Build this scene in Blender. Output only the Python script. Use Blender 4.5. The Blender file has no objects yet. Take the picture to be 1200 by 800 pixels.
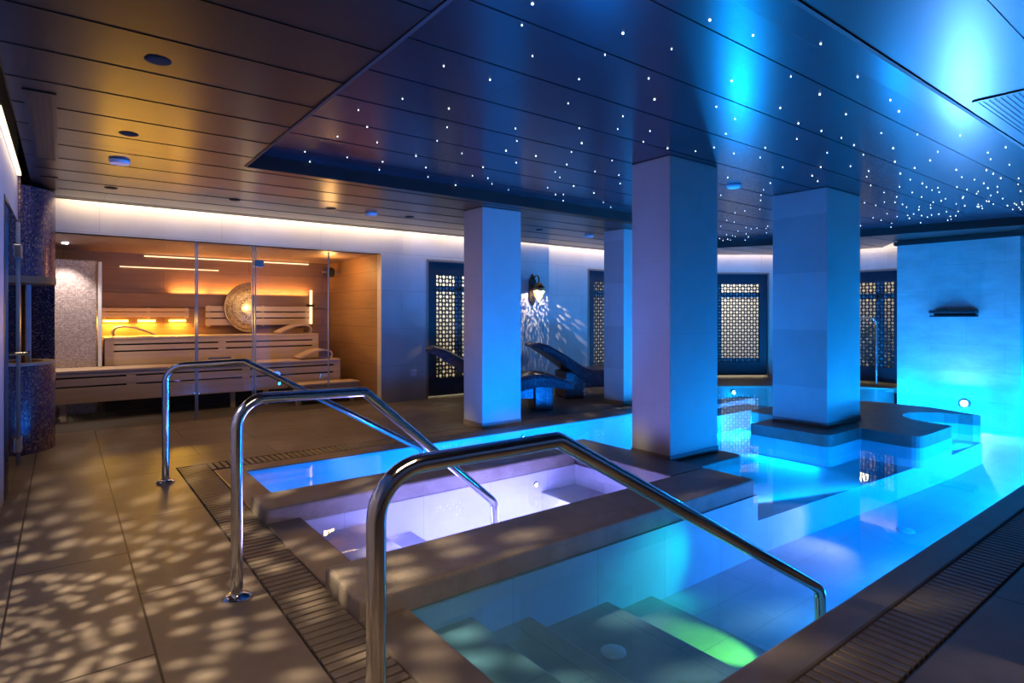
import bpy, bmesh, math, random
from mathutils import Vector, Matrix
PI = math.pi
scene = bpy.context.scene
COL = scene.collection
rnd = random.Random(7)

# ------------------------------------------------------------------ camera data (used to read points off the photograph)
F, CAMH, HY, VB = 690.0, 1.3, 369.0, 74.0
YAW = math.atan((600 - VB) / F)
SY, CY = math.sin(YAW), math.cos(YAW)
def at(u, v, z):
    a = (u - 600) / F
    dx, dy, dz = SY + CY * a, CY - SY * a, (HY - v) / F
    t = (z - CAMH) / dz
    return (t * dx, t * dy, z)

# ------------------------------------------------------------------ materials
def new_mat(name):
    m = bpy.data.materials.new(name); m.use_nodes = True
    nt = m.node_tree; nt.nodes.clear()
    out = nt.nodes.new('ShaderNodeOutputMaterial')
    return m, nt, out
def link(nt, a, b): nt.links.new(a, b)
def principled(nt, out, **kw):
    b = nt.nodes.new('ShaderNodeBsdfPrincipled')
    for k, v in kw.items():
        b.inputs[k].default_value = v
    link(nt, b.outputs[0], out.inputs[0])
    return b
def c4(c): return (c[0], c[1], c[2], 1)
def ramp(nt, fac, stops):
    r = nt.nodes.new('ShaderNodeValToRGB')
    e = r.color_ramp.elements
    e[0].position, e[0].color = stops[0][0], c4(stops[0][1])
    e[1].position, e[1].color = stops[1][0], c4(stops[1][1])
    for p, c in stops[2:]:
        n = e.new(p); n.color = c4(c)
    link(nt, fac, r.inputs[0])
    return r.outputs[0]
def position(nt): return nt.nodes.new('ShaderNodeNewGeometry').outputs['Position']
def noise(nt, vec, scale, detail=4, rough=.55):
    n = nt.nodes.new('ShaderNodeTexNoise')
    n.inputs['Scale'].default_value = scale; n.inputs['Detail'].default_value = detail; n.inputs['Roughness'].default_value = rough
    if vec is not None: link(nt, vec, n.inputs['Vector'])
    return n
def mixc(nt, fac, a, b, mode='MIX'):
    m = nt.nodes.new('ShaderNodeMix'); m.data_type = 'RGBA'; m.blend_type = mode
    for s, v in ((m.inputs[0], fac), (m.inputs[6], a), (m.inputs[7], b)):
        if hasattr(v, 'links'): link(nt, v, s)
        elif isinstance(v, (int, float)): s.default_value = v
        else: s.default_value = c4(v)
    return m.outputs[2]
def bump(nt, bsdf, h, strength, dist=.01):
    b = nt.nodes.new('ShaderNodeBump'); b.inputs['Strength'].default_value = strength; b.inputs['Distance'].default_value = dist
    link(nt, h, b.inputs['Height']); link(nt, b.outputs[0], bsdf.inputs['Normal'])
def axes(nt, pos, ax, off=(0, 0)):
    s = nt.nodes.new('ShaderNodeSeparateXYZ'); link(nt, pos, s.inputs[0])
    c = nt.nodes.new('ShaderNodeCombineXYZ')
    for i in range(2):
        m = nt.nodes.new('ShaderNodeMath'); m.operation = 'ADD'; m.inputs[1].default_value = off[i]
        link(nt, s.outputs['XYZ'.index(ax[i])], m.inputs[0]); link(nt, m.outputs[0], c.inputs[i])
    return c.outputs[0]

def mat_tile(name, c1, c2, mortar, bw, bh, ax, off=(0, 0), msize=.004, rough=.4, spec=.5, nscale=3., offset=.5, grain=.25, bstr=.4, stretch=None):
    m, nt, out = new_mat(name)
    p = position(nt); v = axes(nt, p, ax, off)
    br = nt.nodes.new('ShaderNodeTexBrick'); br.offset = offset; br.squash = 1
    link(nt, v, br.inputs['Vector'])
    br.inputs['Color1'].default_value = c4(c1); br.inputs['Color2'].default_value = c4(c2); br.inputs['Mortar'].default_value = c4(mortar)
    br.inputs['Scale'].default_value = 1; br.inputs['Mortar Size'].default_value = msize; br.inputs['Mortar Smooth'].default_value = .1
    br.inputs['Brick Width'].default_value = bw; br.inputs['Row Height'].default_value = bh
    pv = p
    if stretch:
        mp = nt.nodes.new('ShaderNodeMapping'); mp.inputs['Scale'].default_value = stretch; link(nt, p, mp.inputs[0]); pv = mp.outputs[0]
    n = noise(nt, pv, nscale, 6, .65)
    g = ramp(nt, n.outputs[0], [(.3, (1 - grain,) * 3), (.7, (1 + grain * .4,) * 3)])
    col = mixc(nt, 1.0, br.outputs['Color'], g, 'MULTIPLY')
    b = principled(nt, out, Roughness=rough); b.inputs['Specular IOR Level'].default_value = spec
    link(nt, col, b.inputs['Base Color'])
    inv = nt.nodes.new('ShaderNodeMath'); inv.operation = 'SUBTRACT'; inv.inputs[0].default_value = 1; link(nt, br.outputs['Fac'], inv.inputs[1])
    bump(nt, b, inv.outputs[0], bstr, .004)
    return m

def mat_stone(name, c1, c2, rough=.4, scale=4., bstr=.15, spec=.5, stretch=None):
    m, nt, out = new_mat(name)
    p = position(nt)
    if stretch:
        mp = nt.nodes.new('ShaderNodeMapping'); mp.inputs['Scale'].default_value = stretch; link(nt, p, mp.inputs[0]); p = mp.outputs[0]
    n = noise(nt, p, scale, 8, .65)
    col = ramp(nt, n.outputs[0], [(.3, c1), (.7, c2)])
    b = principled(nt, out, Roughness=rough); b.inputs['Specular IOR Level'].default_value = spec
    link(nt, col, b.inputs['Base Color'])
    n2 = noise(nt, p, scale * 14, 4)
    bump(nt, b, n2.outputs[0], bstr, .004)
    return m

def mat_wood(name, c1, c2, ax='X', board=.0, bax='Z', rough=.5, scale=1., grain=1.0, spec=.5):
    """grain runs along ax; board > 0 draws board joints across bax"""
    m, nt, out = new_mat(name)
    p = position(nt)
    mp = nt.nodes.new('ShaderNodeMapping')
    s = [18 * scale] * 3; s['XYZ'.index(ax)] = 1.2 * scale
    mp.inputs['Scale'].default_value = s; link(nt, p, mp.inputs[0])
    n = noise(nt, mp.outputs[0], 1.0, 6, .6)
    col = ramp(nt, n.outputs[0], [(.5 - .25 * grain, c1), (.5 + .25 * grain, c2)])
    b = principled(nt, out, Roughness=rough)
    if board > 0:
        a2 = [a for a in 'XYZ' if a != ax and a != bax][0]
        v = axes(nt, p, ax + bax)
        br = nt.nodes.new('ShaderNodeTexBrick'); br.offset = .5; link(nt, v, br.inputs['Vector'])
        br.inputs['Color1'].default_value = (1, 1, 1, 1); br.inputs['Color2'].default_value = (.82, .82, .82, 1); br.inputs['Mortar'].default_value = (.35, .33, .3, 1)
        br.inputs['Scale'].default_value = 1; br.inputs['Mortar Size'].default_value = .003; br.inputs['Brick Width'].default_value = 2.4; br.inputs['Row Height'].default_value = board
        col = mixc(nt, 1.0, col, br.outputs['Color'], 'MULTIPLY')
    link(nt, col, b.inputs['Base Color'])
    b.inputs['Specular IOR Level'].default_value = spec
    return m

def mat_plain(name, c, rough=.5, metal=0., spec=.5):
    m, nt, out = new_mat(name)
    b = principled(nt, out, Roughness=rough, Metallic=metal); b.inputs['Specular IOR Level'].default_value = spec
    n = noise(nt, position(nt), 12, 3)
    col = ramp(nt, n.outputs[0], [(.3, tuple(x * .92 for x in c)), (.7, tuple(min(1, x * 1.06) for x in c))])
    link(nt, col, b.inputs['Base Color'])
    return m

def mat_mosaic(name, cols, scale, rough=.25, metal=.35, grout=(.02, .018, .025)):
    m, nt, out = new_mat(name)
    p = position(nt)
    vo = nt.nodes.new('ShaderNodeTexVoronoi'); vo.inputs['Scale'].default_value = scale; vo.inputs['Randomness'].default_value = .35
    link(nt, p, vo.inputs['Vector'])
    ve = nt.nodes.new('ShaderNodeTexVoronoi'); ve.feature = 'DISTANCE_TO_EDGE'; ve.inputs['Scale'].default_value = scale; ve.inputs['Randomness'].default_value = .35
    link(nt, p, ve.inputs['Vector'])
    sep = nt.nodes.new('ShaderNodeSeparateColor'); link(nt, vo.outputs['Color'], sep.inputs[0])
    k = len(cols)
    tile = ramp(nt, sep.outputs[0], [(i / (k - 1), c) for i, c in enumerate(cols)])
    e = ramp(nt, ve.outputs['Distance'], [(.04, (0, 0, 0)), (.09, (1, 1, 1))])
    col = mixc(nt, e, grout, tile)
    b = principled(nt, out, Roughness=rough, Metallic=metal)
    link(nt, col, b.inputs['Base Color'])
    # every chip is set at its own small tilt, so single chips sparkle
    nb = nt.nodes.new('ShaderNodeBump'); nb.inputs['Strength'].default_value = .5; nb.inputs['Distance'].default_value = .01
    link(nt, sep.outputs[1], nb.inputs['Height']); link(nt, nb.outputs[0], b.inputs['Normal'])
    return m

def mat_emit(name, c, s):
    m, nt, out = new_mat(name)
    e = nt.nodes.new('ShaderNodeEmission'); e.inputs[0].default_value = c4(c); e.inputs[1].default_value = s
    link(nt, e.outputs[0], out.inputs[0])
    m.cycles.emission_sampling = 'NONE'
    return m

def mat_glass(name, tint=(.93, .96, .97), ior=1.5, rough=.0, ripple=0., boost=1.0):
    m, nt, out = new_mat(name)
    t = nt.nodes.new('ShaderNodeBsdfTransparent'); t.inputs[0].default_value = c4(tint)
    g = nt.nodes.new('ShaderNodeBsdfGlossy'); g.inputs['Roughness'].default_value = rough
    fr = nt.nodes.new('ShaderNodeFresnel'); fr.inputs['IOR'].default_value = ior
    # the same strength from both faces of the sheet
    mv = nt.nodes.new('ShaderNodeMix'); mv.inputs[2].default_value = ior; mv.inputs[3].default_value = 1 / ior
    link(nt, nt.nodes.new('ShaderNodeNewGeometry').outputs['Backfacing'], mv.inputs[0]); link(nt, mv.outputs[0], fr.inputs['IOR'])
    fac = fr.outputs[0]
    if boost != 1.0:
        mm = nt.nodes.new('ShaderNodeMath'); mm.operation = 'MULTIPLY'; mm.use_clamp = True; mm.inputs[1].default_value = boost
        link(nt, fac, mm.inputs[0]); fac = mm.outputs[0]
    mx = nt.nodes.new('ShaderNodeMixShader')
    link(nt, fac, mx.inputs[0]); link(nt, t.outputs[0], mx.inputs[1]); link(nt, g.outputs[0], mx.inputs[2])
    link(nt, mx.outputs[0], out.inputs[0])
    if ripple > 0:
        n = noise(nt, position(nt), 2.2, 3)
        b = nt.nodes.new('ShaderNodeBump'); b.inputs['Strength'].default_value = ripple; b.inputs['Distance'].default_value = .02
        link(nt, n.outputs[0], b.inputs['Height'])
        link(nt, b.outputs[0], g.inputs['Normal'])
    return m

M = {}
M['floor'] = mat_tile('floor_slab', (.20, .163, .130), (.175, .143, .114), (.012, .009, .007), 1.21, .4825, 'YX', (.4, .1995), .005, .42, .4, 2.6, .5, .3, .5)
M['floor_right'] = mat_tile('floor_slab_right', (.17, .135, .105), (.15, .12, .095), (.012, .009, .007), 1.21, .4825, 'XY', (.2, .146), .005, .42, .4, 2.6, .5, .3, .5)
M['coping'] = mat_stone('coping_stone', (.13, .105, .085), (.19, .155, .125), .38, 3., .12)
M['grate'] = mat_stone('grate_stone', (.13, .105, .08), (.20, .16, .12), .45, 5., .1)
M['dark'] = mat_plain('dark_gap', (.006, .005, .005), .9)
M['divider'] = mat_stone('divider_stone', (.24, .20, .155), (.38, .32, .25), .5, 6., .8)
M['island'] = mat_stone('island_stone', (.15, .13, .11), (.22, .19, .165), .45, 5., .2)
M['pooltile'] = mat_tile('pool_tile', (.62, .64, .66), (.57, .60, .62), (.42, .45, .48), .60, .30, 'XY', (0, 0), .002, .5, .4, 2., .5, .15, .1)
M['poolstep'] = mat_tile('pool_step_tile', (.52, .50, .48), (.47, .46, .44), (.3, .3, .3), 1.2, .60, 'YX', (0, 0), .002, .5, .4, 2., .5, .25, .1)
M['pillar'] = mat_tile('pillar_stone', (.44, .43, .395), (.44, .43, .395), (.37, .36, .33), 1.6, .62, 'XZ', (0, .1), .0015, .45, .4, 1.6, .5, .12, .12)
M['pillar_side'] = M['pillar']
M['wall'] = mat_tile('wall_limestone', (.58, .54, .51), (.55, .51, .48), (.36, .33, .31), 1.25, .56, 'XZ', (.3, .02), .0025, .55, .35, 2., .5, .12, .2)
M['wall_y'] = mat_tile('wall_limestone_side', (.58, .54, .51), (.53, .50, .47), (.38, .35, .33), .95, .42, 'YZ', (.3, .0), .0025, .5, .35, 2.4, .5, .25, .3, (1, 1, 3))
M['wall_left'] = mat_stone('wall_paint', (.46, .43, .44), (.50, .47, .48), .6, 2., .05)
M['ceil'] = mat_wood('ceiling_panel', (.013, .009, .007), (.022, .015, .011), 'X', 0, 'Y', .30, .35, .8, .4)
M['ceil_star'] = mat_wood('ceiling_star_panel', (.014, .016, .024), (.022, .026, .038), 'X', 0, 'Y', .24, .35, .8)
M['ceil_dark'] = mat_plain('ceiling_edge', (.018, .014, .013), .5)
M['chrome'] = mat_plain('polished_steel', (.78, .76, .74), .10, 1.0)
M['steel'] = mat_plain('brushed_steel', (.55, .55, .56), .3, 1.0)
M['iron'] = mat_plain('dark_iron', (.035, .028, .022), .45, .7)
M['black'] = mat_plain('black_metal', (.012, .012, .014), .45)
M['navy'] = mat_plain('navy_frame', (.012, .016, .03), .45)
M['lattice'] = mat_plain('dark_lattice', (.016, .018, .026), .5)
M['mullion'] = mat_plain('pale_mullion', (.85, .85, .86), .5)
M['brass_trim'] = mat_plain('bronze_trim', (.30, .22, .17), .4, .3)
M['mosaic'] = mat_mosaic('purple_mosaic', [(.05, .03, .06), (.16, .09, .19), (.08, .05, .13), (.32, .19, .16), (.11, .06, .13), (.48, .32, .26)], 62)
M['mosaic_lounger'] = mat_mosaic('dark_mosaic', [(.05, .04, .06), (.12, .09, .12), (.08, .07, .10), (.22, .17, .17)], 55, .3, .3)
M['mosaic_pale'] = mat_mosaic('pale_mosaic', [(.35, .27, .26), (.6, .5, .5), (.45, .36, .34), (.75, .66, .66)], 60, .3, .2, (.18, .14, .13))
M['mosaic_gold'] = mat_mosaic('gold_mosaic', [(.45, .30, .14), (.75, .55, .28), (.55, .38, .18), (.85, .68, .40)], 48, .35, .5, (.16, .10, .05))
M['sauna_wall'] = mat_wood('sauna_panel', (.19, .10, .055), (.27, .15, .085), 'X', .28, 'Z', .55, 1.)
M['sauna_side'] = mat_wood('sauna_panel_side', (.26, .135, .055), (.34, .185, .08), 'Y', .28, 'Z', .55, 1.)
M['sauna_ceil'] = mat_wood('sauna_ceiling_wood', (.30, .19, .11), (.36, .23, .14), 'X', .22, 'Y', .5, 1.)
M['bench'] = mat_wood('bench_wood', (.42, .31, .22), (.54, .41, .30), 'X', 0, 'Z', .5, 1.)
M['sauna_floor'] = mat_stone('sauna_floor', (.045, .04, .035), (.065, .055, .05), .5, 4.)
M['glass'] = mat_glass('clear_glass', (.93, .93, .93), 1.5, .0, 0., 1.3)
M['glass_edge'] = mat_plain('glass_edge', (.42, .40, .36), .3)
M['lamp_glass'] = mat_plain('lamp_lens', (.9, .9, .92), .2)
M['water'] = mat_glass('pool_water', (.50, .84, 1.0), 1.33, .025, .035)
M['water_tub'] = mat_glass('tub_water', (.97, .96, 1.0), 1.33, .02, .02)
M['star'] = mat_emit('star_glow', (.80, .93, 1.0), 6.0)
M['lens_blue'] = mat_emit('lens_blue', (.25, .75, 1.0), 40.0)
M['lens_white'] = mat_emit('lens_white', (.9, .9, 1.0), 25.0)
M['strip_amber'] = mat_emit('strip_amber', (1.0, .55, .06), 14.0)
M['strip_warm'] = mat_emit('strip_warm', (1.0, .62, .33), 2.6)
M['cove'] = mat_emit('cove_strip', (1.0, .78, .5), 2.0)
M['disc_white'] = mat_plain('white_plastic', (.72, .74, .78), .4)
M['wall_ext'] = mat_stone('garden_render', (.66, .62, .50), (.76, .72, .60), .8, 2.)
M['ground_ext'] = mat_stone('garden_gravel', (.30, .22, .13), (.42, .31, .18), .9, 20.)
M['leaf'] = mat_stone('leaf_green', (.05, .10, .015), (.12, .20, .035), .5, 9.)
M['stem'] = mat_stone('stem_brown', (.10, .06, .03), (.16, .1, .06), .8, 9.)

# ------------------------------------------------------------------ mesh builder
class MB:
    def __init__(s): s.bm = bmesh.new()
    def box(s, x0, x1, y0, y1, z0, z1, rot=None):
        v = [s.bm.verts.new((x, y, z)) for z in (z0, z1) for (x, y) in ((x0, y0), (x1, y0), (x1, y1), (x0, y1))]
        for f in ((3, 2, 1, 0), (4, 5, 6, 7), (0, 1, 5, 4), (1, 2, 6, 5), (2, 3, 7, 6), (3, 0, 4, 7)):
            s.bm.faces.new([v[i] for i in f])
        if rot: bmesh.ops.transform(s.bm, matrix=rot, verts=v)
        return s
    def prism(s, poly, z0, z1, top=True, bottom=True):
        a = [s.bm.verts.new((x, y, z0)) for x, y in poly]; b = [s.bm.verts.new((x, y, z1)) for x, y in poly]
        n = len(poly)
        for i in range(n):
            j = (i + 1) % n; s.bm.faces.new((a[i], a[j], b[j], b[i]))
        if top: s.bm.faces.new(b)
        if bottom: s.bm.faces.new(a[::-1])
        return s
    def poly(s, pts):
        s.bm.faces.new([s.bm.verts.new(p) for p in pts]); return s
    def wallseg(s, p, q, th, z0, z1):
        """upright slab between plan points p and q, thickness th to the left of p->q"""
        d = Vector((q[0] - p[0], q[1] - p[1])); d.normalize(); n = Vector((-d.y, d.x)) * th
        return s.prism([p, q, (q[0] + n.x, q[1] + n.y), (p[0] + n.x, p[1] + n.y)], z0, z1)
    def tube(s, path, r, n=14, cap=True):
        path = [Vector(p) for p in path]; rings = []
        up = None
        for i, p in enumerate(path):
            t = (path[min(i + 1, len(path) - 1)] - path[max(i - 1, 0)]).normalized()
            if up is None: up = t.orthogonal().normalized()
            up = (up - t * up.dot(t)).normalized(); w = t.cross(up)
            rr = r[i] if isinstance(r, (list, tuple)) else r
            rings.append([s.bm.verts.new(p + (up * math.cos(2 * PI * k / n) + w * math.sin(2 * PI * k / n)) * rr) for k in range(n)])
        for a, b in zip(rings, rings[1:]):
            for k in range(n): s.bm.faces.new((a[k], a[(k + 1) % n], b[(k + 1) % n], b[k]))
        if cap: s.bm.faces.new(rings[0][::-1]); s.bm.faces.new(rings[-1])
        return s
    def lathe(s, prof, c=(0, 0, 0), n=28, mat=None, a0=0., a1=2 * PI, caps=True):
        full = abs(a1 - a0 - 2 * PI) < 1e-6
        k = n if full else n + 1
        rings = []; allv = []
        for r, z in prof:
            ring = [s.bm.verts.new((r * math.cos(a0 + (a1 - a0) * i / n), r * math.sin(a0 + (a1 - a0) * i / n), z)) for i in range(k)]
            rings.append(ring); allv += ring
        for a, b in zip(rings, rings[1:]):
            for i in range(n if full else n):
                j = (i + 1) % k; s.bm.faces.new((a[i], a[j], b[j], b[i]))
        if caps:
            s.bm.faces.new(rings[0][::-1]); s.bm.faces.new(rings[-1])
        T = Matrix.Translation(c) @ (mat if mat else Matrix.Identity(4))
        bmesh.ops.transform(s.bm, matrix=T, verts=allv)
        return s
    def build(s, name, mat, parent=None, bevel=0, smooth=False, seg=2, origin=None, solid=0):
        bm = s.bm
        bmesh.ops.remove_doubles(bm, verts=bm.verts, dist=1e-6)
        bmesh.ops.recalc_face_normals(bm, faces=bm.faces)
        if parent is not None: o0 = world_loc(parent)
        elif origin is not None: o0 = Vector(origin)
        else:
            xs = [v.co for v in bm.verts]
            o0 = Vector(((min(v.x for v in xs) + max(v.x for v in xs)) / 2, (min(v.y for v in xs) + max(v.y for v in xs)) / 2, min(v.z for v in xs)))
        bmesh.ops.translate(bm, vec=-o0, verts=bm.verts)
        me = bpy.data.meshes.new(name); bm.to_mesh(me); bm.free()
        o = bpy.data.objects.new(name, me); COL.objects.link(o)
        me.materials.append(mat)
        if smooth:
            me.polygons.foreach_set('use_smooth', [True] * len(me.polygons))
            try: me.set_sharp_from_angle(angle=math.radians(40))
            except Exception: pass
        if parent is not None: o.parent = parent
        else: o.location = o0
        if solid:
            md = o.modifiers.new('thickness', 'SOLIDIFY'); md.thickness = solid
        if bevel:
            md = o.modifiers.new('edge', 'BEVEL'); md.width = bevel; md.segments = seg; md.limit_method = 'ANGLE'; md.angle_limit = math.radians(40)
        return o
def world_loc(o):
    v = Vector((0, 0, 0))
    while o is not None: v = v + o.location; o = o.parent
    return v
def tag(o, label=None, cat=None, group=None, kind=None):
    if label: o['label'] = label
    if cat: o['category'] = cat
    if group: o['group'] = group
    if kind: o['kind'] = kind
    return o
def struct(o): o['kind'] = 'structure'; return o
def empty(name, loc, label=None, cat=None, group=None, kind=None):
    o = bpy.data.objects.new(name, None); COL.objects.link(o); o.location = loc; o.empty_display_size = .1
    return tag(o, label, cat, group, kind)
def copy_tree(o, parent=None):
    c = o.copy(); COL.objects.link(c)
    if parent is not None: c.parent = parent
    for ch in [x for x in bpy.data.objects if x.parent == o]: copy_tree(ch, c)
    return c
def light(name, kind, loc, energy, color, parent=None, **kw):
    l = bpy.data.lights.new(name, kind); l.energy = energy; l.color = color
    for k, v in kw.items():
        if k not in ('aim',): setattr(l, k, v)
    o = bpy.data.objects.new(name, l); COL.objects.link(o)
    o.location = Vector(loc) - (world_loc(parent) if parent else Vector((0, 0, 0)))
    if parent: o.parent = parent
    if 'aim' in kw:
        o.rotation_euler = Vector(kw['aim']).to_track_quat('-Z', 'Y').to_euler()
    return o
def fillet(pts, radii, n=7):
    """round the inner corners of a polyline"""
    pts = [Vector(p) for p in pts]; out = [pts[0]]
    for i in range(1, len(pts) - 1):
        p, a, b = pts[i], (pts[i - 1] - pts[i]).normalized(), (pts[i + 1] - pts[i]).normalized()
        ang = a.angle(b); r = radii[i - 1]
        d = r / math.tan(ang / 2)
        d = min(d, (pts[i - 1] - p).length * .49, (pts[i + 1] - p).length * .49); r = d * math.tan(ang / 2)
        c = p + (a + b).normalized() * (r / math.sin(ang / 2))
        s0, s1 = p + a * d - c, p + b * d - c
        for k in range(n + 1):
            t = k / n
            w = s0.slerp(s1, t) if s0.angle(s1) > 1e-4 else s0.lerp(s1, t)
            out.append(c + w.normalized() * r)
    out.append(pts[-1]); return out
def round_poly(pts, rad, n=5):
    """plan polygon with rounded corners; rad is one radius per corner (0 keeps it sharp)"""
    out = []; N = len(pts)
    for i in range(N):
        p = Vector(pts[i]); a = (Vector(pts[i - 1]) - p); b = (Vector(pts[(i + 1) % N]) - p)
        r = rad[i]
        if r <= 0: out.append(tuple(p)); continue
        la, lb = a.length, b.length; d = min(r, la * .45, lb * .45)
        p0, p1 = p + a / la * d, p + b / lb * d
        for k in range(n + 1):
            t = k / n; q = p0 * (1 - t) ** 2 + p * 2 * t * (1 - t) + p1 * t * t
            out.append((q.x, q.y))
    return out

# ================================================================== THE ROOM
ZC, ZR, ZW = 2.54, 2.65, -.02           # ceiling, star recess, water
XL, YB = -.33, 8.05                     # left wall, sauna wall

# --- floor (leaves the basin open)
struct(MB().box(-.8, .76, -2.5, 8.35, -.1, 0).build('floor', M['floor']))
struct(MB().box(.76, 1.0, 5.72, 8.35, -.1, 0).box(1.0, 7.2, 5.72, 8.35, -.1, 0).build('floor_rear', M['floor_right']))
struct(MB().box(.76, 12.6, -2.5, .82, -.1, 0).build('floor_right', M['floor_right']))
BAY = [(7.2, 5.25), (8.6, 6.28), (9.55, 6.30), (10.33, 5.72), (11.45, 4.72), (11.75, 4.2)]
deck = [(7.2, 5.47), (8.55, 6.40), (9.55, 6.42), (10.38, 5.84), (11.5, 4.84), (11.85, 4.2), (12.5, 4.2), (12.5, 7.0), (10.5, 8.35), (7.2, 8.35)]
struct(MB().prism(deck, -.1, 0).build('floor_bay', M['coping']))

# --- coping beside the water
copL = MB().box(1.0, 1.22, 1.06, 5.45, -.5, 0)
struct(copL.build('trim_1', M['coping'], bevel=.012))
copR = MB().box(1.22, 12.5, 1.06, 1.22, -.5, 0)
struct(copR.build('trim_2', M['coping'], bevel=.012))
copF = MB().box(1.22, 7.2, 5.25, 5.47, -.5, 0)
for p, q in zip(BAY, BAY[1:]):
    copF.wallseg(p, q, .12, -.5, 0)
struct(copF.build('trim_3', M['coping'], bevel=.01))

# --- overflow gratings: cross slats over a dark channel
def grating(name, x0, x1, y0, y1, along, label):
    root = empty(name, ((x0 + x1) / 2, (y0 + y1) / 2, -.1), label, 'grating')
    MB().box(x0, x1, y0, y1, -.1, -.045).build('channel', M['dark'], root)
    g = MB(); p, gap = .052, .012
    if along == 'Y':
        n = int((y1 - y0) / p)
        for i in range(n):
            y = y0 + i * p; g.box(x0 + .012, x1 - .006, y, y + p - gap, -.045, -.001)
    else:
        n = int((x1 - x0) / p)
        for i in range(n):
            x = x0 + i * p; g.box(x, x + p - gap, y0 + .012, y1 - .006, -.045, -.001)
    g.build('slats', M['grate'], root, bevel=.003, seg=1)
    return root
grating('overflow_grating', .76, 1.0, .82, 5.72, 'Y', 'slatted stone overflow grating crossing the floor at the feet of the handrails')
grating('overflow_grating', 1.0, 11.4, .82, 1.06, 'X', 'slatted overflow grating along the right edge of the pool in the foreground')
grating('overflow_grating', 1.0, 7.2, 5.47, 5.72, 'X', 'narrow slatted overflow grating along the far deck before the loungers')

# --- basin
FZ = -.47
basin = MB()
basin.box(1.22, 12.4, 1.22, 2.36, FZ - .1, FZ)                      # front lane floor
basin.box(8.78, 12.4, 2.36, 6.6, FZ - .1, FZ)
basin.prism([(4.06, 2.36), (7.69, 2.185), (8.72, 2.185), (8.78, 2.36), (8.78, 4.42), (4.06, 4.42)], FZ - .1, -.22)   # shallow shelf round the pillars
basin.box(4.06, 8.78, 4.42, 6.6, FZ - .1, FZ)
basin.box(1.22, 4.06, 4.21, 5.25, FZ - .1, FZ)
basin.box(7.3, 9.0, 5.0, 5.4, FZ, -.17).box(7.9, 9.3, 5.42, 5.7, FZ, -.10)   # submerged seats in the bay
struct(basin.build('pool_floor', M['pooltile'], bevel=.008))
steps = MB()
for x1, z in ((1.56, -.14), (1.92, -.25), (2.49, -.34), (2.88, -.42)):
    steps.box(1.22, x1, 1.22, 2.37, FZ, z)
struct(steps.build('pool_steps', M['poolstep'], bevel=.012))
struct(MB().box(1.22, 12.4, 1.20, 1.225, FZ, -.03).box(1.215, 7.2, 5.245, 5.26, FZ, -.006).build('pool_lining', M['pooltile']))
struct(MB().box(1.23, 4.07, 2.352, 2.372, FZ, -.026).box(4.055, 4.072, 2.36, 2.95, FZ, -.026).box(1.23, 3.66, 4.205, 4.222, FZ, -.026).build('pool_lining_surround', M['pooltile']))

# --- tub
tub = MB().box(1.22, 3.64, 2.79, 3.84, -.56, -.46)
tub.box(1.22, 1.66, 2.79, 3.84, -.46, -.13).box(1.22, 2.0, 2.79, 3.84, -.46, -.26).box(3.22, 3.64, 2.79, 3.84, -.46, -.20)
tub.box(1.22, 3.64, 3.822, 3.84, -.46, -.024).box(1.22, 3.64, 2.79, 2.808, -.46, -.024).box(3.622, 3.64, 2.79, 3.84, -.46, -.024)
struct(tub.build('tub_floor', M['pooltile'], bevel=.008))

# --- raised stone surround of the tub (front wall, rear wall, end block and pillar collar)
ZD = .09
sur = empty('tub_surround', (2.6, 3.3, -.5), 'raised sandy stone surround around the lilac hot tub', 'tub surround')
MB().box(1.0, 4.06, 2.37, 2.80, -.5, ZD).build('front_wall', M['divider'], sur, bevel=.02, seg=3)
MB().box(1.0, 3.64, 3.83, 4.21, -.5, ZD).build('rear_wall', M['divider'], sur, bevel=.02, seg=3)
MB().box(3.64, 4.06, 2.80, 4.17, -.5, ZD - .001).build('end_block', M['island'], sur, bevel=.012, seg=3)
tag(MB().prism(round_poly([(4.064, 2.93), (4.84, 2.93), (4.84, 3.70), (4.064, 3.70)], [0, .08, .08, 0]), -.5, .05).build('stone_plinth', M['island'], None, bevel=.012, seg=3),
    'low dark stone plinth in the water under the large pillar beside the lilac tub', 'plinth')

# --- island round the second pillar
isl = empty('pool_island', (7.4, 3.0, -.22), 'low stone island with a curved notch around the right pillar in the pool', 'island')
pts = [(6.02, 2.75), (6.72, 2.75), (6.72, 2.19), (7.67, 2.19)]
rad = [.09, 0, .12, .10]
def islpoly():
    P = round_poly([(6.05, 3.62), (6.05, 2.74), (6.74, 2.74), (6.70, 2.17), (7.68, 2.17), (7.68, 2.4)], [.08, .10, .03, .12, .10, 0])
    P = P[:-1]
    for k in range(0, 13):
        a = PI - PI * k / 12 * 1.0
        P.append((8.17 + .49 * math.cos(a), 2.26 + .55 * math.sin(a)))
    P += [(8.72, 2.2), (8.86, 2.45), (8.97, 2.8), (8.98, 3.1), (8.93, 3.45), (8.8, 3.75), (8.5, 4.0), (8.0, 4.08), (6.9, 4.08)]
    P += [(6.78, 4.0), (6.76, 3.9), (6.76, 3.62)]
    return P
MB().prism(islpoly(), -.02, .10).build('coping_slab', M['island'], isl, bevel=.014, seg=3)
ip = islpoly(); cx = sum(p[0] for p in ip) / len(ip); cy = sum(p[1] for p in ip) / len(ip)
MB().prism(ip, -.219, -.02).build('submerged_base', M['pooltile'], isl)

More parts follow.
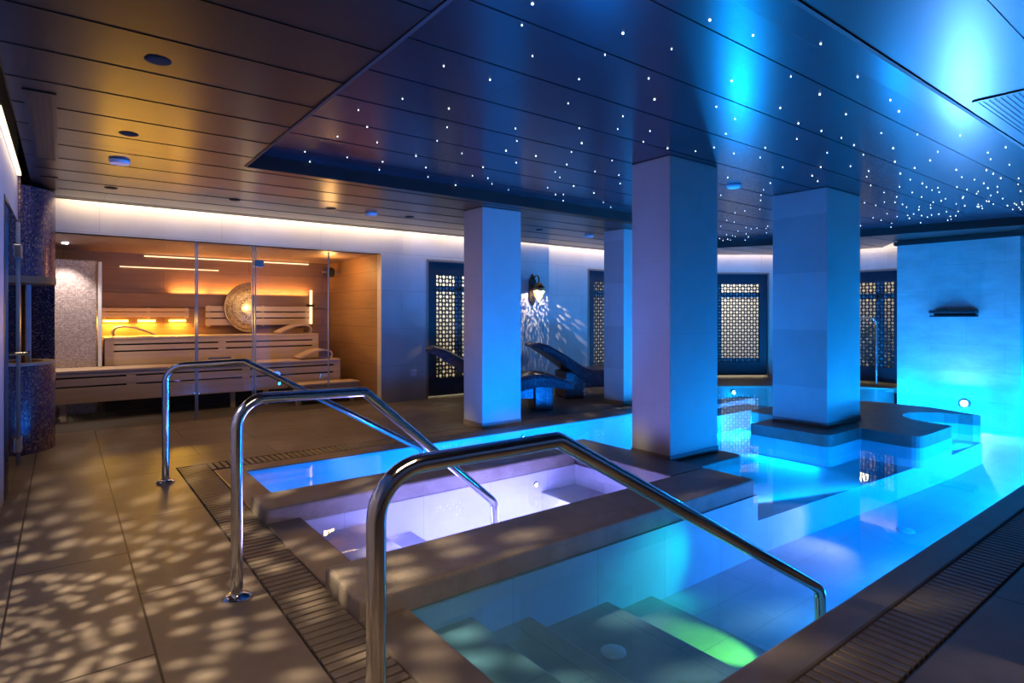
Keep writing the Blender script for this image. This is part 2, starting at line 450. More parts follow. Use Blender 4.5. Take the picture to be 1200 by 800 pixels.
# --- water (one sheet in the pool, one in the tub)
w = MB()
for a in ([(1.22, 1.22), (11.268, 1.22), (11.268, 2.5), (1.22, 2.5)], [(4.0, 2.5), (11.268, 2.5), (11.268, 4.19), (4.0, 4.19)],
          [(1.22, 4.19), (11.268, 4.19), (11.70, 4.2), (11.4, 4.72), (11.0, 5.25), (1.22, 5.25)],
          [(7.2, 5.25), (11.0, 5.25), (10.33, 5.72), (9.55, 6.30), (8.6, 6.28)]):
    w.poly([(x, y, ZW) for x, y in a])
tag(w.build('pool_water', M['water']), 'still glowing blue water filling the pool around both pillars', 'water', kind='stuff')
tag(MB().poly([(1.22, 2.78, ZW + .002), (3.66, 2.78, ZW + .002), (3.66, 3.85, ZW + .002), (1.22, 3.85, ZW + .002)]).build('tub_water', M['water_tub']),
    'glowing lilac water inside the raised stone tub', 'water', kind='stuff')

# --- drains
for (x, y, z, lab) in ((2.13, 1.98, -.34, 'round pale drain cover on the steps near the green glow'), (5.5, 1.88, FZ, 'round pale drain cover on the pool floor toward the right edge')):
    d = MB().lathe([(.0, 0), (.062, 0), (.062, .006), (.05, .012), (.0, .012)], (x, y, z), 24, caps=False).build('drain_cover', M['disc_white'], smooth=True)
    tag(d, lab, 'drain')

# --- pillars
def pillar(x0, x1, y0, y1, zb, zt, label, plinth=True):
    root = empty('pillar', ((x0 + x1) / 2, (y0 + y1) / 2, zb), label, 'pillar', None, 'thing')
    MB().box(x0, x1, y0, y1, zb, zt).build('shaft', M['pillar'], root, bevel=.006)
    MB().box(x0 - .004, x1 + .004, y0 - .004, y1 + .004, zb, zb + .06).build('base_trim', M['island'], root)
    return root
pillar(4.07, 4.757, 3.14, 3.56, .05, ZR, 'large square stone pillar standing beside the lilac tub, nearest the camera')
pillar(6.40, 7.20, 2.92, 3.52, .10, ZR, 'square stone pillar standing on the island in the pool')
pillar(3.81, 4.37, 5.555, 5.95, 0, ZC, 'square pillar on the far deck in front of the loungers, lit bright blue')
pillar(6.40, 7.0, 5.75, 6.14, 0, ZC, 'slim looking pillar half hidden behind the large pillar at the tub')

# --- ceiling: wide lapped boards; a recessed field of boards over the pool
REC = [(1.22, 1.18), (10.72, 1.18), (10.49, 2.16), (10.04, 4.05), (9.97, 5.52), (9.58, 6.32), (8.6, 6.32), (7.2, 5.25), (1.22, 5.25)]
BW = .47
def inside(x, y):
    c = False; n = len(REC)
    for i in range(n):
        (x0, y0), (x1, y1) = REC[i], REC[i - 1]
        if (y0 > y) != (y1 > y) and x < (x1 - x0) * (y - y0) / (y1 - y0) + x0: c = not c
    return c
def lapz(y, base): return base + .0035 * (((y - 1.18) / BW) % 1.0)
def board_field(mb, xr, y0, y1, base, xcuts):
    """lapped boards running along X between y0 and y1; xr(y) gives the x range"""
    k = math.floor((y0 - 1.18) / BW)
    while 1.18 + k * BW < y1 - 1e-6:
        a, b = max(y0, 1.18 + k * BW), min(y1, 1.18 + (k + 1) * BW)
        if b - a > 1e-4:
            za, zb = lapz(a + 1e-5, base), lapz(b - 1e-5, base)
            (xa0, xa1), (xb0, xb1) = xr(a), xr(b)
            off = (k * .83) % 1.7
            xs = [x for x in [xcuts[0] + off + 1.7 * i for i in range(12)]]
            cur0, curb = xa0, xb0
            for x in xs + [None]:
                ea = xa1 if x is None or x > min(xa1, xb1) - .1 else x
                eb = xb1 if x is None or x > min(xa1, xb1) - .1 else x
                if x is not None and x < max(xa0, xb0) + .1: continue
                g = .0007
                mb.poly([(cur0 + g, a + g, za), (ea - g, a + g, za), (eb - g, b - .001, zb), (curb + g, b - .001, zb)])
                mb.poly([(cur0 + g, a + g, za), (ea - g, a + g, za), (ea - g, a + g, za + .0045), (cur0 + g, a + g, za + .0045)])
                cur0, curb = ea, eb
                if ea == xa1: break
        k += 1
def rec_right(y):
    pts = [(10.72, 1.18), (10.49, 2.16), (10.04, 4.05), (9.97, 5.52), (9.58, 6.32)]
    for (x0, y0), (x1, y1) in zip(pts, pts[1:]):
        if y <= y1: return x0 + (x1 - x0) * (y - y0) / (y1 - y0)
    return 9.58
def rec_left(y): return 1.22 if y <= 5.25 else 7.2 + (8.6 - 7.2) * (y - 5.25) / 1.07
XCL, XCR, YCF = -.24, 12.0, 7.86
def far_lip(y):                         # right limit of the lower ceiling (cove gap beyond)
    if y <= 6.16: return 11.98
    return 11.98 + (9.76 - 11.98) * (y - 6.16) / (7.86 - 6.16)
cm = MB()
board_field(cm, lambda y: (XCL, far_lip(y)), -2.5, 1.18, ZC, [XCL])
board_field(cm, lambda y: (XCL, 1.22), 1.18, 5.25, ZC, [XCL])
board_field(cm, lambda y: (XCL, rec_left(y)), 5.25, 6.32, ZC, [XCL])
board_field(cm, lambda y: (rec_right(y), far_lip(y) if y > 4.0 else 11.2), 1.18, 6.32, ZC, [XCL])
board_field(cm, lambda y: (XCL, far_lip(y)), 6.32, YCF, ZC, [XCL])
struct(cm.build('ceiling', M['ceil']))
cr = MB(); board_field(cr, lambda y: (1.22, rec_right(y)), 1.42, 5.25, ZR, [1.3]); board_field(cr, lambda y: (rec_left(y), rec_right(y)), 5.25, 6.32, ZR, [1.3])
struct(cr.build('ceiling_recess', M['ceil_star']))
lip = MB()
for p, q in zip(REC, REC[1:] + REC[:1]):
    lip.wallseg(p, q, -.02, ZC - .004, ZR + .05)
lip.poly([(XCL, YCF, ZC - .006), (9.76, YCF, ZC - .006), (9.76, YCF, ZC + .1), (XCL, YCF, ZC + .1)])
struct(lip.build('trim_4', M['ceil_dark']))
struct(MB().box(1.22, 10.68, 1.20, 1.42, ZR - .012, ZR + .02).build('trim_5', M['ceil_star'], bevel=.004))
struct(MB().box(-.9, 13.0, -2.6, 10.9, 2.95, 3.05).build('ceiling_slab', M['ceil_dark']))

# --- walls
# left wall with an opening for the glass door
wl = MB()
wl.box(XL - .12, XL, 4.7, 5.47, 0, 2.95).box(XL - .12, XL, 5.47, 6.92, 2.12, 2.95).box(XL - .12, XL, 6.92, 7.12, 0, 2.95)
struct(wl.build('wall_left', M['wall_left']))
struct(MB().box(-.80, -.68, -2.5, 4.82, 0, 2.95).box(-.68, XL - .12, 4.70, 4.82, 0, 2.95).build('wall_left_setback', M['wall_left']))
struct(MB().box(XL - .01, XL + .004, 5.44, 5.47, 0, 2.15).box(XL - .01, XL + .004, 5.44, 6.95, 2.12, 2.15).build('trim_6', M['navy']))
struct(MB().box(-2.0, -1.9, 5.0, 7.6, 0, 2.6).box(-2.0, XL - .12, 7.3, 7.4, 0, 2.6).box(-2.0, XL - .12, 4.9, 5.0, 0, 2.6).build('wall_lobby', M['mosaic']))
# sauna front: fascia, right jamb, wall beyond
SX0, SX1, SZ = -.7, 3.72, 2.20
wb = MB()
wb.box(-.9, 4.0, YB, YB + .14, SZ, 2.95)
struct(wb.build('wall_sauna', M['wall']))
struct(MB().box(SX1, 4.0, YB, YB + .14, 0, SZ).build('wall_sauna_jamb', M['wall']))
wr = MB()
WY = 8.10
wr.box(4.0, 4.53, WY, WY + .2, 0, 2.95)
wr.box(4.53, 5.70, WY, WY + .2, 2.15, 2.95)
wr.box(5.70, 8.03, WY, WY + .2, 0, 2.95)
wr.box(8.03, 9.3, WY, WY + .2, 2.17, 2.95)
wr.box(9.3, 9.62, WY, WY + .2, 0, 2.95)
struct(wr.build('wall_back', M['wall']))
struct(MB().box(6.25, 6.92, 7.98, WY, 0, 2.95).build('trim_7', M['wall'], bevel=.004))
# bay: a facet at an angle, then a side facet
A, B = Vector((9.60, 8.10)), Vector((12.12, 6.20)); dA = (B - A).normalized()
def fp(s): q = A + dA * s; return (q.x, q.y)
LA = (B - A).length
wf = MB()
wf.wallseg(fp(0), fp(.75), .2, 0, 2.95).wallseg(fp(.75), fp(LA - .55), .2, 2.17, 2.95).wallseg(fp(LA - .55), fp(LA), .2, 0, 2.95)
struct(wf.build('wall_bay', M['wall']))
XS = 12.15
ws = MB().box(XS, XS + .2, 5.95, 6.3, 0, 2.95).box(XS, XS + .2, 4.2, 5.95, 2.13, 2.95).box(XS, XS + .2, 3.7, 4.2, 0, 2.95)
struct(ws.build('wall_bay_side', M['wall_y']))
# right wall of stone blocks standing in the water
XR = 11.27
struct(MB().box(XR, XR + .9, 2.37, 3.99, -.5, 2.62).build('wall_right', M['wall_y']))
struct(MB().box(XR + .25, XR + .9, 0.9, 2.37, -.5, 2.62).build('wall_right_return', M['wall_y']))
struct(MB().box(XR - .06, XR + .3, 2.30, 4.02, 2.47, 2.535).build('shadow_gap_bar', M['ceil_dark']))  # dark bar standing in for the unlit shadow gap above the wall
struct(MB().box(-.9, 13.0, -2.7, -2.5, -.1, 2.95).build('wall_rear', M['wall_left']))
struct(MB().box(12.5, 12.6, -2.5, .9, -.1, 2.95).build('wall_far_right', M['wall_left']))
# cove shelves that carry the light strips behind the ceiling edge
# --- sauna cabin
BYK = 10.2
struct(MB().box(SX0, SX1 + .1, BYK, BYK + .1, 0, 2.3).build('wall_sauna_back', M['sauna_wall']))
struct(MB().box(SX1 + .0, SX1 + .1, YB + .14, BYK, 0, 2.3).build('wall_sauna_side', M['sauna_side']))
struct(MB().box(SX0 - .1, SX0, YB + .14, BYK, 0, 2.3).build('wall_sauna_left', M['sauna_side']))
struct(MB().box(SX0, SX1 + .1, YB + .02, BYK, SZ, SZ + .08).build('ceiling_sauna', M['sauna_ceil']))
struct(MB().box(SX0, SX1 + .1, YB + .1, BYK, -.08, .002).build('floor_sauna', M['sauna_floor']))

# sauna benches: three tiers with slotted fascias
def tier(name, x0, x1, y0, y1, z0, z1, label, slots=(), feet=()):
    root = empty(name, ((x0 + x1) / 2, (y0 + y1) / 2, z0), label, 'sauna bench')
    t = MB(); n = 4; wdt = (y1 - y0) / n
    for i in range(n): t.box(x0, x1, y0 + i * wdt + .004, y0 + (i + 1) * wdt - .004, z1 - .03, z1)
    t.build('seat', M['bench'], root, bevel=.003, seg=1)
    f = MB(); zs = [z1 - .032] + list(slots) + [z0]
    edges = [(z1 - .032)] + [e for s in slots for e in (s + .011, s - .011)] + [z0]
    for i in range(0, len(edges), 2): f.box(x0, x1, y0 + .012, y0 + .035, edges[i + 1], edges[i])
    L = x1 - x0; k = max(2, int(L / 1.1))
    for i in range(k + 1):
        xx = x0 + L * i / k; xx = min(max(xx, x0 + .05), x1 - .05); f.box(xx - .05, xx + .05, y0 + .013, y0 + .05, z0, z1 - .032)
    f.build('fascia', M['bench'], root, bevel=.002, seg=1)
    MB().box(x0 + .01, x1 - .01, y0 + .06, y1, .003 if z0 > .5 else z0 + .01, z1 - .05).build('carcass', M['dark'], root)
    for fx in feet: MB().box(fx - .03, fx + .03, y0 + .05, y0 + .11, 0.002, z0).build('leg', M['bench'], root)
    return root
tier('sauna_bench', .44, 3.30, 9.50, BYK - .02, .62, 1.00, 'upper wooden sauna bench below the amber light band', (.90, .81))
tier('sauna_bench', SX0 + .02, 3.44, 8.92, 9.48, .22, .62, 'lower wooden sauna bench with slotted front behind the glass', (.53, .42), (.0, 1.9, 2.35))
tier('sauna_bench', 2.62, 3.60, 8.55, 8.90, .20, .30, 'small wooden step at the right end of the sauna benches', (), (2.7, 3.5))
# back rests and wall light bands
br = empty('slatted_wall_rack', (.75, BYK - .06, 1.24), 'slatted wooden backrest above the amber lit upper sauna bench', 'backrest')
MB().box(.42, 1.52, BYK - .10, BYK - .075, 1.27, 1.34).box(.42, 1.52, BYK - .10, BYK - .075, 1.355, 1.40).build('slats', M['bench'], br, bevel=.003)
for x in (.46, 1.0, 1.5): MB().box(x - .02, x + .02, BYK - .075, BYK - .002, 1.25, 1.41).build('bracket', M['bench'], br)
br2 = empty('slatted_wall_rack', (2.5, BYK - .06, 1.15), 'slatted wooden backrest on the sauna wall to the right of the gold half moon reflection', 'backrest')
MB().box(1.75, 3.35, BYK - .10, BYK - .075, 1.26, 1.34).box(1.75, 3.35, BYK - .10, BYK - .075, 1.36, 1.44).box(1.75, 3.35, BYK - .10, BYK - .075, 1.14, 1.24).build('slats', M['bench'], br2, bevel=.003)
for x in (1.8, 2.6, 3.3): MB().box(x - .02, x + .02, BYK - .075, BYK - .002, 1.12, 1.45).build('bracket', M['bench'], br2)
pan = MB().box(SX0 + .02, SX1 - .02, BYK - .045, BYK - .002, 1.42, 1.62)
tag(pan.build('sauna_wall_panel', M['sauna_wall'], bevel=.003), 'dark wooden cover board hiding the light band on the sauna back wall', 'panel')
def strip(x0, x1, y, z, m, label, dz=.02, dy=.02):
    o = MB().box(x0, x1, y - dy, y, z - dz / 2, z + dz / 2).build('wall_mounted_light_strip', m, bevel=.003)
    return tag(o, label, 'light strip')
strip(.95, 3.36, BYK - .004, 2.17, M['strip_warm'], 'warm light strip along the top of the sauna back wall', .015)
strip(.65, 1.95, BYK - .004, 2.0, M['strip_warm'], 'shorter warm light strip just under the one at the sauna ceiling', .011)
for i, (x, wd) in enumerate(((.60, .30), (.98, .22), (1.38, .22))):
    tag(MB().box(x - wd / 2, x + wd / 2, BYK - .03, BYK - .004, 1.20, 1.23).build('wall_mounted_light_strip', M['strip_amber'], bevel=.004),
        ['longest amber lamp glowing under the sauna backrest at the left', 'middle amber lamp glowing under the sauna backrest', 'amber lamp glowing under the sauna backrest nearest the glass joint'][i], 'light strip', 'amber lamps under the backrest')
    light('amber_lamp', 'AREA', (x, BYK - .05, 1.215), 16 * wd / .28, (1.0, .50, .05), shape='RECTANGLE', size=wd, size_y=.03, aim=(0, -.5, -.9))
light('sauna_uplight', 'AREA', (2.6, BYK - .06, 1.635), 14.0, (1.0, .42, .10), shape='RECTANGLE', size=1.5, size_y=.03, aim=(0, .25, 1))
light('sauna_uplight', 'AREA', (1.55, BYK - .06, 1.635), 6, (1.0, .42, .10), shape='RECTANGLE', size=.5, size_y=.03, aim=(0, .25, 1))
light('sauna_front_fill', 'AREA', (1.9, 8.45, SZ - .02), 34.0, (1.0, .62, .32), shape='RECTANGLE', size=3.2, size_y=.3, aim=(0, .35, -1))  # added fill to brighten the bench fronts, no fitting
light('sauna_side_lamp', 'POINT', (3.25, 8.9, 2.0), 14.0, (1.0, .5, .15), shadow_soft_size=.08)
# headrests: bent wooden loops
def headrest(x, y, z, label, s=1.0, flip=1):
    path = [(x - flip * .17 * s, y, z), (x - flip * .19 * s, y, z + .06 * s), (x - flip * .15 * s, y, z + .115 * s), (x - flip * .06 * s, y, z + .13 * s), (x + flip * .08 * s, y, z + .11 * s), (x + flip * .2 * s, y, z + .06 * s), (x + flip * .31 * s, y, z + .012)]
    P = fillet(path, [.05] * 5, 4)
    m = MB()
    th = .011
    for dx in (0,):
        prev = None
        for i, p in enumerate(P):
            t = (P[min(i + 1, len(P) - 1)] - P[max(i - 1, 0)]).normalized(); n = Vector((-t.z, 0, t.x)) * th
            ring = [m.bm.verts.new((p.x + n.x * sg, yy, p.z + n.z * sg)) for sg, yy in ((1, y - .18), (1, y + .18), (-1, y + .18), (-1, y - .18))]
            if prev:
                for k in range(4): m.bm.faces.new((prev[k], prev[(k + 1) % 4], ring[(k + 1) % 4], ring[k]))
            else: m.bm.faces.new(ring[::-1])
            prev = ring
        m.bm.faces.new(prev)
    return tag(m.build('sauna_headrest', M['bench'], smooth=True), label, 'headrest')
headrest(.72, 9.75, 1.012, 'curved wooden headrest on the upper sauna bench at the left')
headrest(3.02, 9.75, 1.012, 'curved wooden headrest on the upper sauna bench near the sauna corner', 1.0, -1)
headrest(3.16, 9.2, .632, 'curved wooden headrest on the lower sauna bench at the right', 1.0, -1)
# half moon of gold mosaic, a solid stand-in for a reflection in the glass
hm = empty('reflection_half_moon', (2.36, BYK - .14, 1.05), 'gold mosaic half moon standing in for a reflection in the sauna glass', 'lamp')
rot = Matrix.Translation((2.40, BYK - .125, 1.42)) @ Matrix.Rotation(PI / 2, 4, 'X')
MB().lathe([(.0, .07), (.12, .066), (.24, .052), (.34, .026), (.385, .0)], (0, 0, 0), 30, rot, PI / 2, 3 * PI / 2, False).build('half_disc', M['mosaic_gold'], hm, smooth=True)
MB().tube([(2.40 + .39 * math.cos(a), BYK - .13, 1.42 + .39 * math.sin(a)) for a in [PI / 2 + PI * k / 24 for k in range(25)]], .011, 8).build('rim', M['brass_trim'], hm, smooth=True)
light('half_moon_fill', 'POINT', (2.33, BYK - .36, 1.42), 3.4, (1.0, .72, .38), hm, shadow_soft_size=.04)  # added point light that makes the half moon look bright
# pale mosaic heater column in the left corner of the sauna
tag(MB().box(-.35, .36, 9.49, 10.18, .002, 2.02).build('heater_column', M['mosaic_pale'], bevel=.02), 'pale mosaic clad column standing in the left corner of the sauna', 'column', kind='thing')
tag(MB().box(.365, .405, 9.42, 9.48, .62, 2.0).build('light_rod', M['disc_white'], bevel=.006), 'slim vertical light rod at the edge of the pale mosaic column', 'rod')
light('heater_spot', 'SPOT', (.02, 9.18, 2.15), 75, (1.0, .85, .72), spot_size=1.5, spot_blend=.6, shadow_soft_size=.02, aim=(-.03, .18, -1))
sp = MB().lathe([(.0, 0), (.03, 0), (.034, -.012), (.0, -.014)], (.02, 9.18, 2.198), 18, caps=False).build('spotlight', M['lens_white'], smooth=True)
tag(sp, 'small bright spotlight in the sauna ceiling above the mosaic column', 'spotlight')
# black twin spot in the right sauna corner
ts = empty('wall_mounted_fitting', (3.62, 9.75, 1.93), 'round black ringed fitting high in the right sauna corner', 'fitting')
for dx in (0, .075):
    R = Matrix.Rotation(PI / 2, 4, 'Y')
    MB().lathe([(.0, 0), (.075, 0), (.085, .012), (.075, .05), (.0, .05)], (3.58 - dx, 9.75, 2.02), 22, R, caps=False).build('ring', M['black'], ts, smooth=True)
MB().tube([(3.72, 9.75, 2.02), (3.44, 9.75, 2.02)], .02, 10).build('stem', M['steel'], ts, smooth=True)
# slim sconce on the sauna side wall
sc2 = empty('sauna_candle_lamp', (3.36, 9.96, 1.25), 'slim glowing candle lamp in the right corner of the sauna', 'lamp')
MB().tube([(3.36, 10.06, 1.15), (3.36, 10.06, 1.72)], .022, 12).build('tube', mat_emit('candle_glow', (1, .62, .25), 3.0), sc2, smooth=True)
MB().box(3.31, 3.41, 10.03, 10.19, 1.44, 1.48).build('bracket', M['iron'], sc2)
# glass front
def pane(name, p, q, z0, z1, label, cat='glass panel', th=.012):
    d = Vector((q[0] - p[0], q[1] - p[1])); L = d.length; d.normalize(); n = Vector((-d.y, d.x))
    root = empty(name, ((p[0] + q[0]) / 2, (p[1] + q[1]) / 2, z0), label, cat)
    MB().poly([(p[0], p[1], z0), (q[0], q[1], z0), (q[0], q[1], z1), (p[0], p[1], z1)]).build('pane', M['glass'], root)
    m = .0075
    for c in (p, q):
        e = MB(); e.prism([(c[0] - d.x * m - n.x * m, c[1] - d.y * m - n.y * m), (c[0] + d.x * m - n.x * m, c[1] + d.y * m - n.y * m),
                 (c[0] + d.x * m + n.x * m, c[1] + d.y * m + n.y * m), (c[0] - d.x * m + n.x * m, c[1] - d.y * m + n.y * m)], z0, z1)
        e.build('edge', M['glass_edge'], root)
    return root
GY = YB + .03
pane('glass_panel', (SX0, GY), (1.29, GY), .01, SZ - .003, 'wide fixed glass panel of the sauna front, left of the glass joint')
g2 = pane('glass_panel', (1.31, GY), (1.95, GY), .01, SZ - .003, 'narrow fixed glass panel of the sauna front between the joint and the door')
gd = pane('glass_door', (1.98, GY), (2.99, GY + .13), .02, SZ - .01, 'frameless glass sauna door standing slightly ajar', 'door')
for z in (.22, 1.97):
    MB().box(1.962, 2.08, GY - .03, GY + .045, z - .045, z + .045).build('hinge', M['steel'], gd, bevel=.006)
MB().box(1.42, 1.68, GY - .05, GY - .03, .755, .775).box(1.44, 1.46, GY - .03, GY, .757, .773).box(1.64, 1.66, GY - .03, GY, .757, .773).build('grab_bar', M['chrome'], g2, bevel=.003)

# --- mosaic ice fountain in the left corner
IC = (-.50, 7.46)
ic = empty('ice_fountain', (IC[0], IC[1], 0), 'rounded purple mosaic fountain with an open niche at the left end of the room', 'fountain')
MB().lathe([(.44, 0), (.44, .80), (.43, .83), (.36, .83), (.34, .74), (.0, .72)], (IC[0], IC[1], 0), 48, caps=False).build('basin', M['mosaic'], ic, smooth=True)
MB().lathe([(.445, .825), (.445, .85), (.35, .85), (.35, .825)], (IC[0], IC[1], 0), 48, caps=False).build('rim', M['bench'], ic, smooth=True)
MB().lathe([(.44, 1.66), (.44, 2.505), (.0, 2.505)], (IC[0], IC[1], 0), 48, caps=False).build('hood', M['mosaic'], ic, smooth=True)
MB().lathe([(.0, 1.60), (.445, 1.60), (.445, 1.665), (.0, 1.665)], (IC[0], IC[1], 0), 48, caps=False).build('hood_rim', M['sauna_side'], ic, smooth=True)
MB().box(-.62, -.30, 7.62, 7.95, .72, 1.62).build('niche_back', M['sauna_side'], ic)
MB().box(-.29, -.255, 7.55, 7.60, .80, 1.62).build('niche_light_rod', M['disc_white'], ic)
struct(MB().box(XL - .12, XL + .02, 7.02, 7.12, 0, 2.62).box(-.60, -.46, 7.1, 7.9, 0, 2.6).build('wall_left_mosaic', M['mosaic']))
struct(MB().box(-.9, -.07, 7.85, YB, 0, 2.95).build('wall_left_corner', M['mosaic']))

# --- glass door in the left wall
gdr = struct(empty('door_1', (XL, 6.2, 0)))
MB().poly([(XL + .02, 5.5, .01), (XL + .02, 6.62, .01), (XL + .02, 6.62, 2.1), (XL + .02, 5.5, 2.1)]).build('pane', M['glass'], gdr)
MB().box(XL + .008, XL + .032, 6.60, 6.62, .01, 2.1).box(XL + .008, XL + .032, 6.70, 6.72, .01, 2.1).build('pane_edge', M['glass_edge'], gdr)
for z in (.18, 1.85): MB().box(XL - .005, XL + .045, 6.55, 6.77, z - .055, z + .055).build('hinge', M['steel'], gdr, bevel=.006)
MB().tube([(XL + .02, 6.3, .98), (XL + .09, 6.3, .98), (XL + .09, 6.62, .98)], .012, 10).build('handle', M['chrome'], gdr, smooth=True)

# --- lattice windows
def window(name, O, d, Wd, z0, z1, mull=(), bars=(), fr=.16, pitch=.062):
    """O plan corner, d plan direction; the pattern lies in the plane of the wall"""
    d = Vector(d).normalized(); n = Vector((-d.y, d.x))                   # n points outside
    root = struct(empty(name, (O[0] + d.x * Wd / 2, O[1] + d.y * Wd / 2, z0)))
    def P(s, z, o): return (O[0] + d.x * s + n.x * o, O[1] + d.y * s + n.y * o, z)
    def slab(mb, s0, s1, a, b, o0, o1):
        mb.prism([P(s0, 0, o0)[:2], P(s1, 0, o0)[:2], P(s1, 0, o1)[:2], P(s0, 0, o1)[:2]], a, b)
    f = MB()
    slab(f, 0, fr, z0, z1, .02, .08); slab(f, Wd - fr, Wd, z0, z1, .02, .08)
    slab(f, fr, Wd - fr, z1 - fr * 1.25, z1, .02, .08); slab(f, fr, Wd - fr, z0, z0 + fr * 1.7, .02, .08)
    f.build('window_frame', M['navy'], root, bevel=.006)
    t = MB(); slab(t, -.03, 0, z0, z1 + .03, -.012, .05); slab(t, Wd, Wd + .03, z0, z1 + .03, -.012, .05); slab(t, 0, Wd, z1, z1 + .03, -.012, .05)
    t.build('trim', M['brass_trim'], root)
    L = MB(); bm = L.bm
    s0, s1, a, b = fr, Wd - fr, z0 + fr * 1.7, z1 - fr * 1.25
    nx = max(1, round((s1 - s0) / pitch)); nz = max(1, round((b - a) / pitch)); px, pz = (s1 - s0) / nx, (b - a) / nz
    for i in range(nx):
        for j in range(nz):
            cs, cz = s0 + (i + .5) * px, a + (j + .5) * pz
            hr = (.50 if (i + j) % 2 else .30) * pitch
            outer, inner, back = [], [], []
            for k in range(8):
                an = PI / 4 * k
                ox, oz = math.cos(an), math.sin(an); mx = max(abs(ox), abs(oz))
                outer.append(bm.verts.new(P(cs + ox / mx * px / 2, cz + oz / mx * pz / 2, .045)))
                r = hr if k % 2 == (0 if (i + j) % 2 else 1) else hr * .80
                inner.append(bm.verts.new(P(cs + ox * r, cz + oz * r, .045)))
                back.append(bm.verts.new(P(cs + ox * r, cz + oz * r, .060)))
            for k in range(8):
                k2 = (k + 1) % 8
                bm.faces.new((outer[k], outer[k2], inner[k2], inner[k])); bm.faces.new((inner[k], inner[k2], back[k2], back[k]))
    L.build('lattice', M['lattice'], root)
    g = MB()
    for s, wd in mull: slab(g, s - wd / 2, s + wd / 2, a, b, .085, .12)
    for z, h in bars: slab(g, fr, Wd - fr, z - h / 2, z + h / 2, .085, .12)
    g.build('glazing_bars', M['mullion'], root)
    q = MB(); q.poly([P(fr, a, .13), P(Wd - fr, a, .13), P(Wd - fr, b, .13), P(fr, b, .13)]); q.build('pane', M['glass'], root)
    return root
window('window_1', (4.53, WY), (1, 0), 1.17, .03, 2.14, [(.62, .12)], [(1.72, .10)])
window('window_2', (8.03, WY), (1, 0), 1.27, .03, 2.16, [(.68, .12)], [(1.72, .10)])
window('window_3', fp(.75), tuple(dA), LA - 1.30, .05, 2.15, [(.86, .13)], [(1.72, .11), (.36, .10)])
window('window_4', (XS, 5.95), (0, -1), 1.75, .05, 2.12, [(1.34, .13)], [(1.66, .10)])

# --- garden outside the windows
struct(MB().prism([(3.9, 8.3), (9.7, 8.3), (12.3, 6.4), (12.4, 3.6), (15, 3.6), (15, 8), (10.5, 11.0), (3.9, 11.0)], -.12, -.02).build('ground', M['ground_ext']))
ge = MB()
for p, q in (((3.9, 10.2), (9.9, 10.2)), ((9.9, 10.2), (13.9, 7.4)), ((13.9, 7.4), (13.9, 3.6))):
    ge.wallseg(p, q, .15, -.02, 2.6)
struct(ge.build('wall_garden', M['wall_ext']))
def shrub(x, y, h, r, label):
    root = empty('shrub', (x, y, -.02), label, 'shrub', 'shrubs outside the windows')
    rr = random.Random(int(x * 100))
    lf = MB()
    for i in range(420):
        a = rr.uniform(0, 2 * PI); z = h * (.15 + .85 * rr.random()); q = r * math.sqrt(rr.random()) * (1 - .45 * z / h)
        c = Vector((x + q * math.cos(a), y + q * math.sin(a), z)); e = Vector((rr.gauss(0, 1), rr.gauss(0, 1), rr.gauss(0, .6))).normalized() * .06
        g = e.orthogonal().normalized() * .024
        lf.poly([c - e, c + g, c + e, c - g])
    lf.build('foliage', M['leaf'], root)
    st = MB()
    for k in range(4):
        a = k * PI / 2 + .3; st.tube([(x, y, -.02), (x + .3 * r * math.cos(a), y + .3 * r * math.sin(a), h * .7)], .012, 6)
    st.build('stem', M['stem'], root)
shrub(5.0, 9.1, 1.05, .42, 'green shrub in the garden behind the lattice window beside the sauna')
shrub(8.7, 9.2, 1.0, .45, 'green shrub behind the lattice window next to the slim pillar')
shrub(13.0, 5.0, 1.1, .5, 'green shrub behind the lattice window beside the blue stone wall')
light('garden_lamp', 'AREA', (6.2, 9.3, 2.5), 80, (1.0, .95, .80), shape='RECTANGLE', size=3.5, size_y=.2, aim=(0, .6, -.8))
light('garden_lamp', 'AREA', (11.6, 7.6, 2.5), 90, (1.0, .95, .82), shape='RECTANGLE', size=2., size_y=.2, aim=(.5, .5, -.7))
light('garden_lamp', 'POINT', (13.2, 5.3, 2.0), 18, (1.0, .75, .35), shadow_soft_size=.1)
light('garden_lamp', 'POINT', (4.9, 9.9, 2.0), 14, (1.0, .68, .10), shadow_soft_size=.1)
light('garden_lamp', 'POINT', (5.0, 9.8, .35), 5, (1.0, .62, .25), shadow_soft_size=.1)

# --- handrails
def handrail(name, foot, corner, bend, end, top, label):
    root = empty(name, (foot[0], foot[1], 0), label, 'handrail', 'steel handrails at the pool edge')
    P = fillet([foot, (foot[0], foot[1], top), corner, bend, end], [.13, .05, .075], 9)
    MB().tube(P, .0255, 18).build('rail', M['chrome'], root, smooth=True)
    MB().lathe([(.0, 0.0), (.062, 0.0), (.062, .012), (.05, .02), (.032, .026), (.0, .026)], (foot[0], foot[1], 0.0), 26, caps=False).build('floor_flange', M['chrome'], root, smooth=True)
    return root
handrail('handrail', (.633, 5.27, 0), (1.17, 5.09, .925), (2.58, 4.73, .09), (2.60, 4.73, -.40), .90, 'farthest of the three steel handrails, descending into the blue channel')
handrail('handrail', (.633, 2.91, 0), (1.283, 2.98, .89), (2.18, 3.05, .11), (2.22, 3.055, -.40), .915, 'middle steel handrail with round foot, descending into the lilac tub')
handrail('handrail', (.633, 1.40, 0), (1.225, 1.37, .912), (2.78, 1.30, .035), (2.80, 1.30, -.40), .905, 'nearest and largest looking steel handrail, descending the front pool steps')

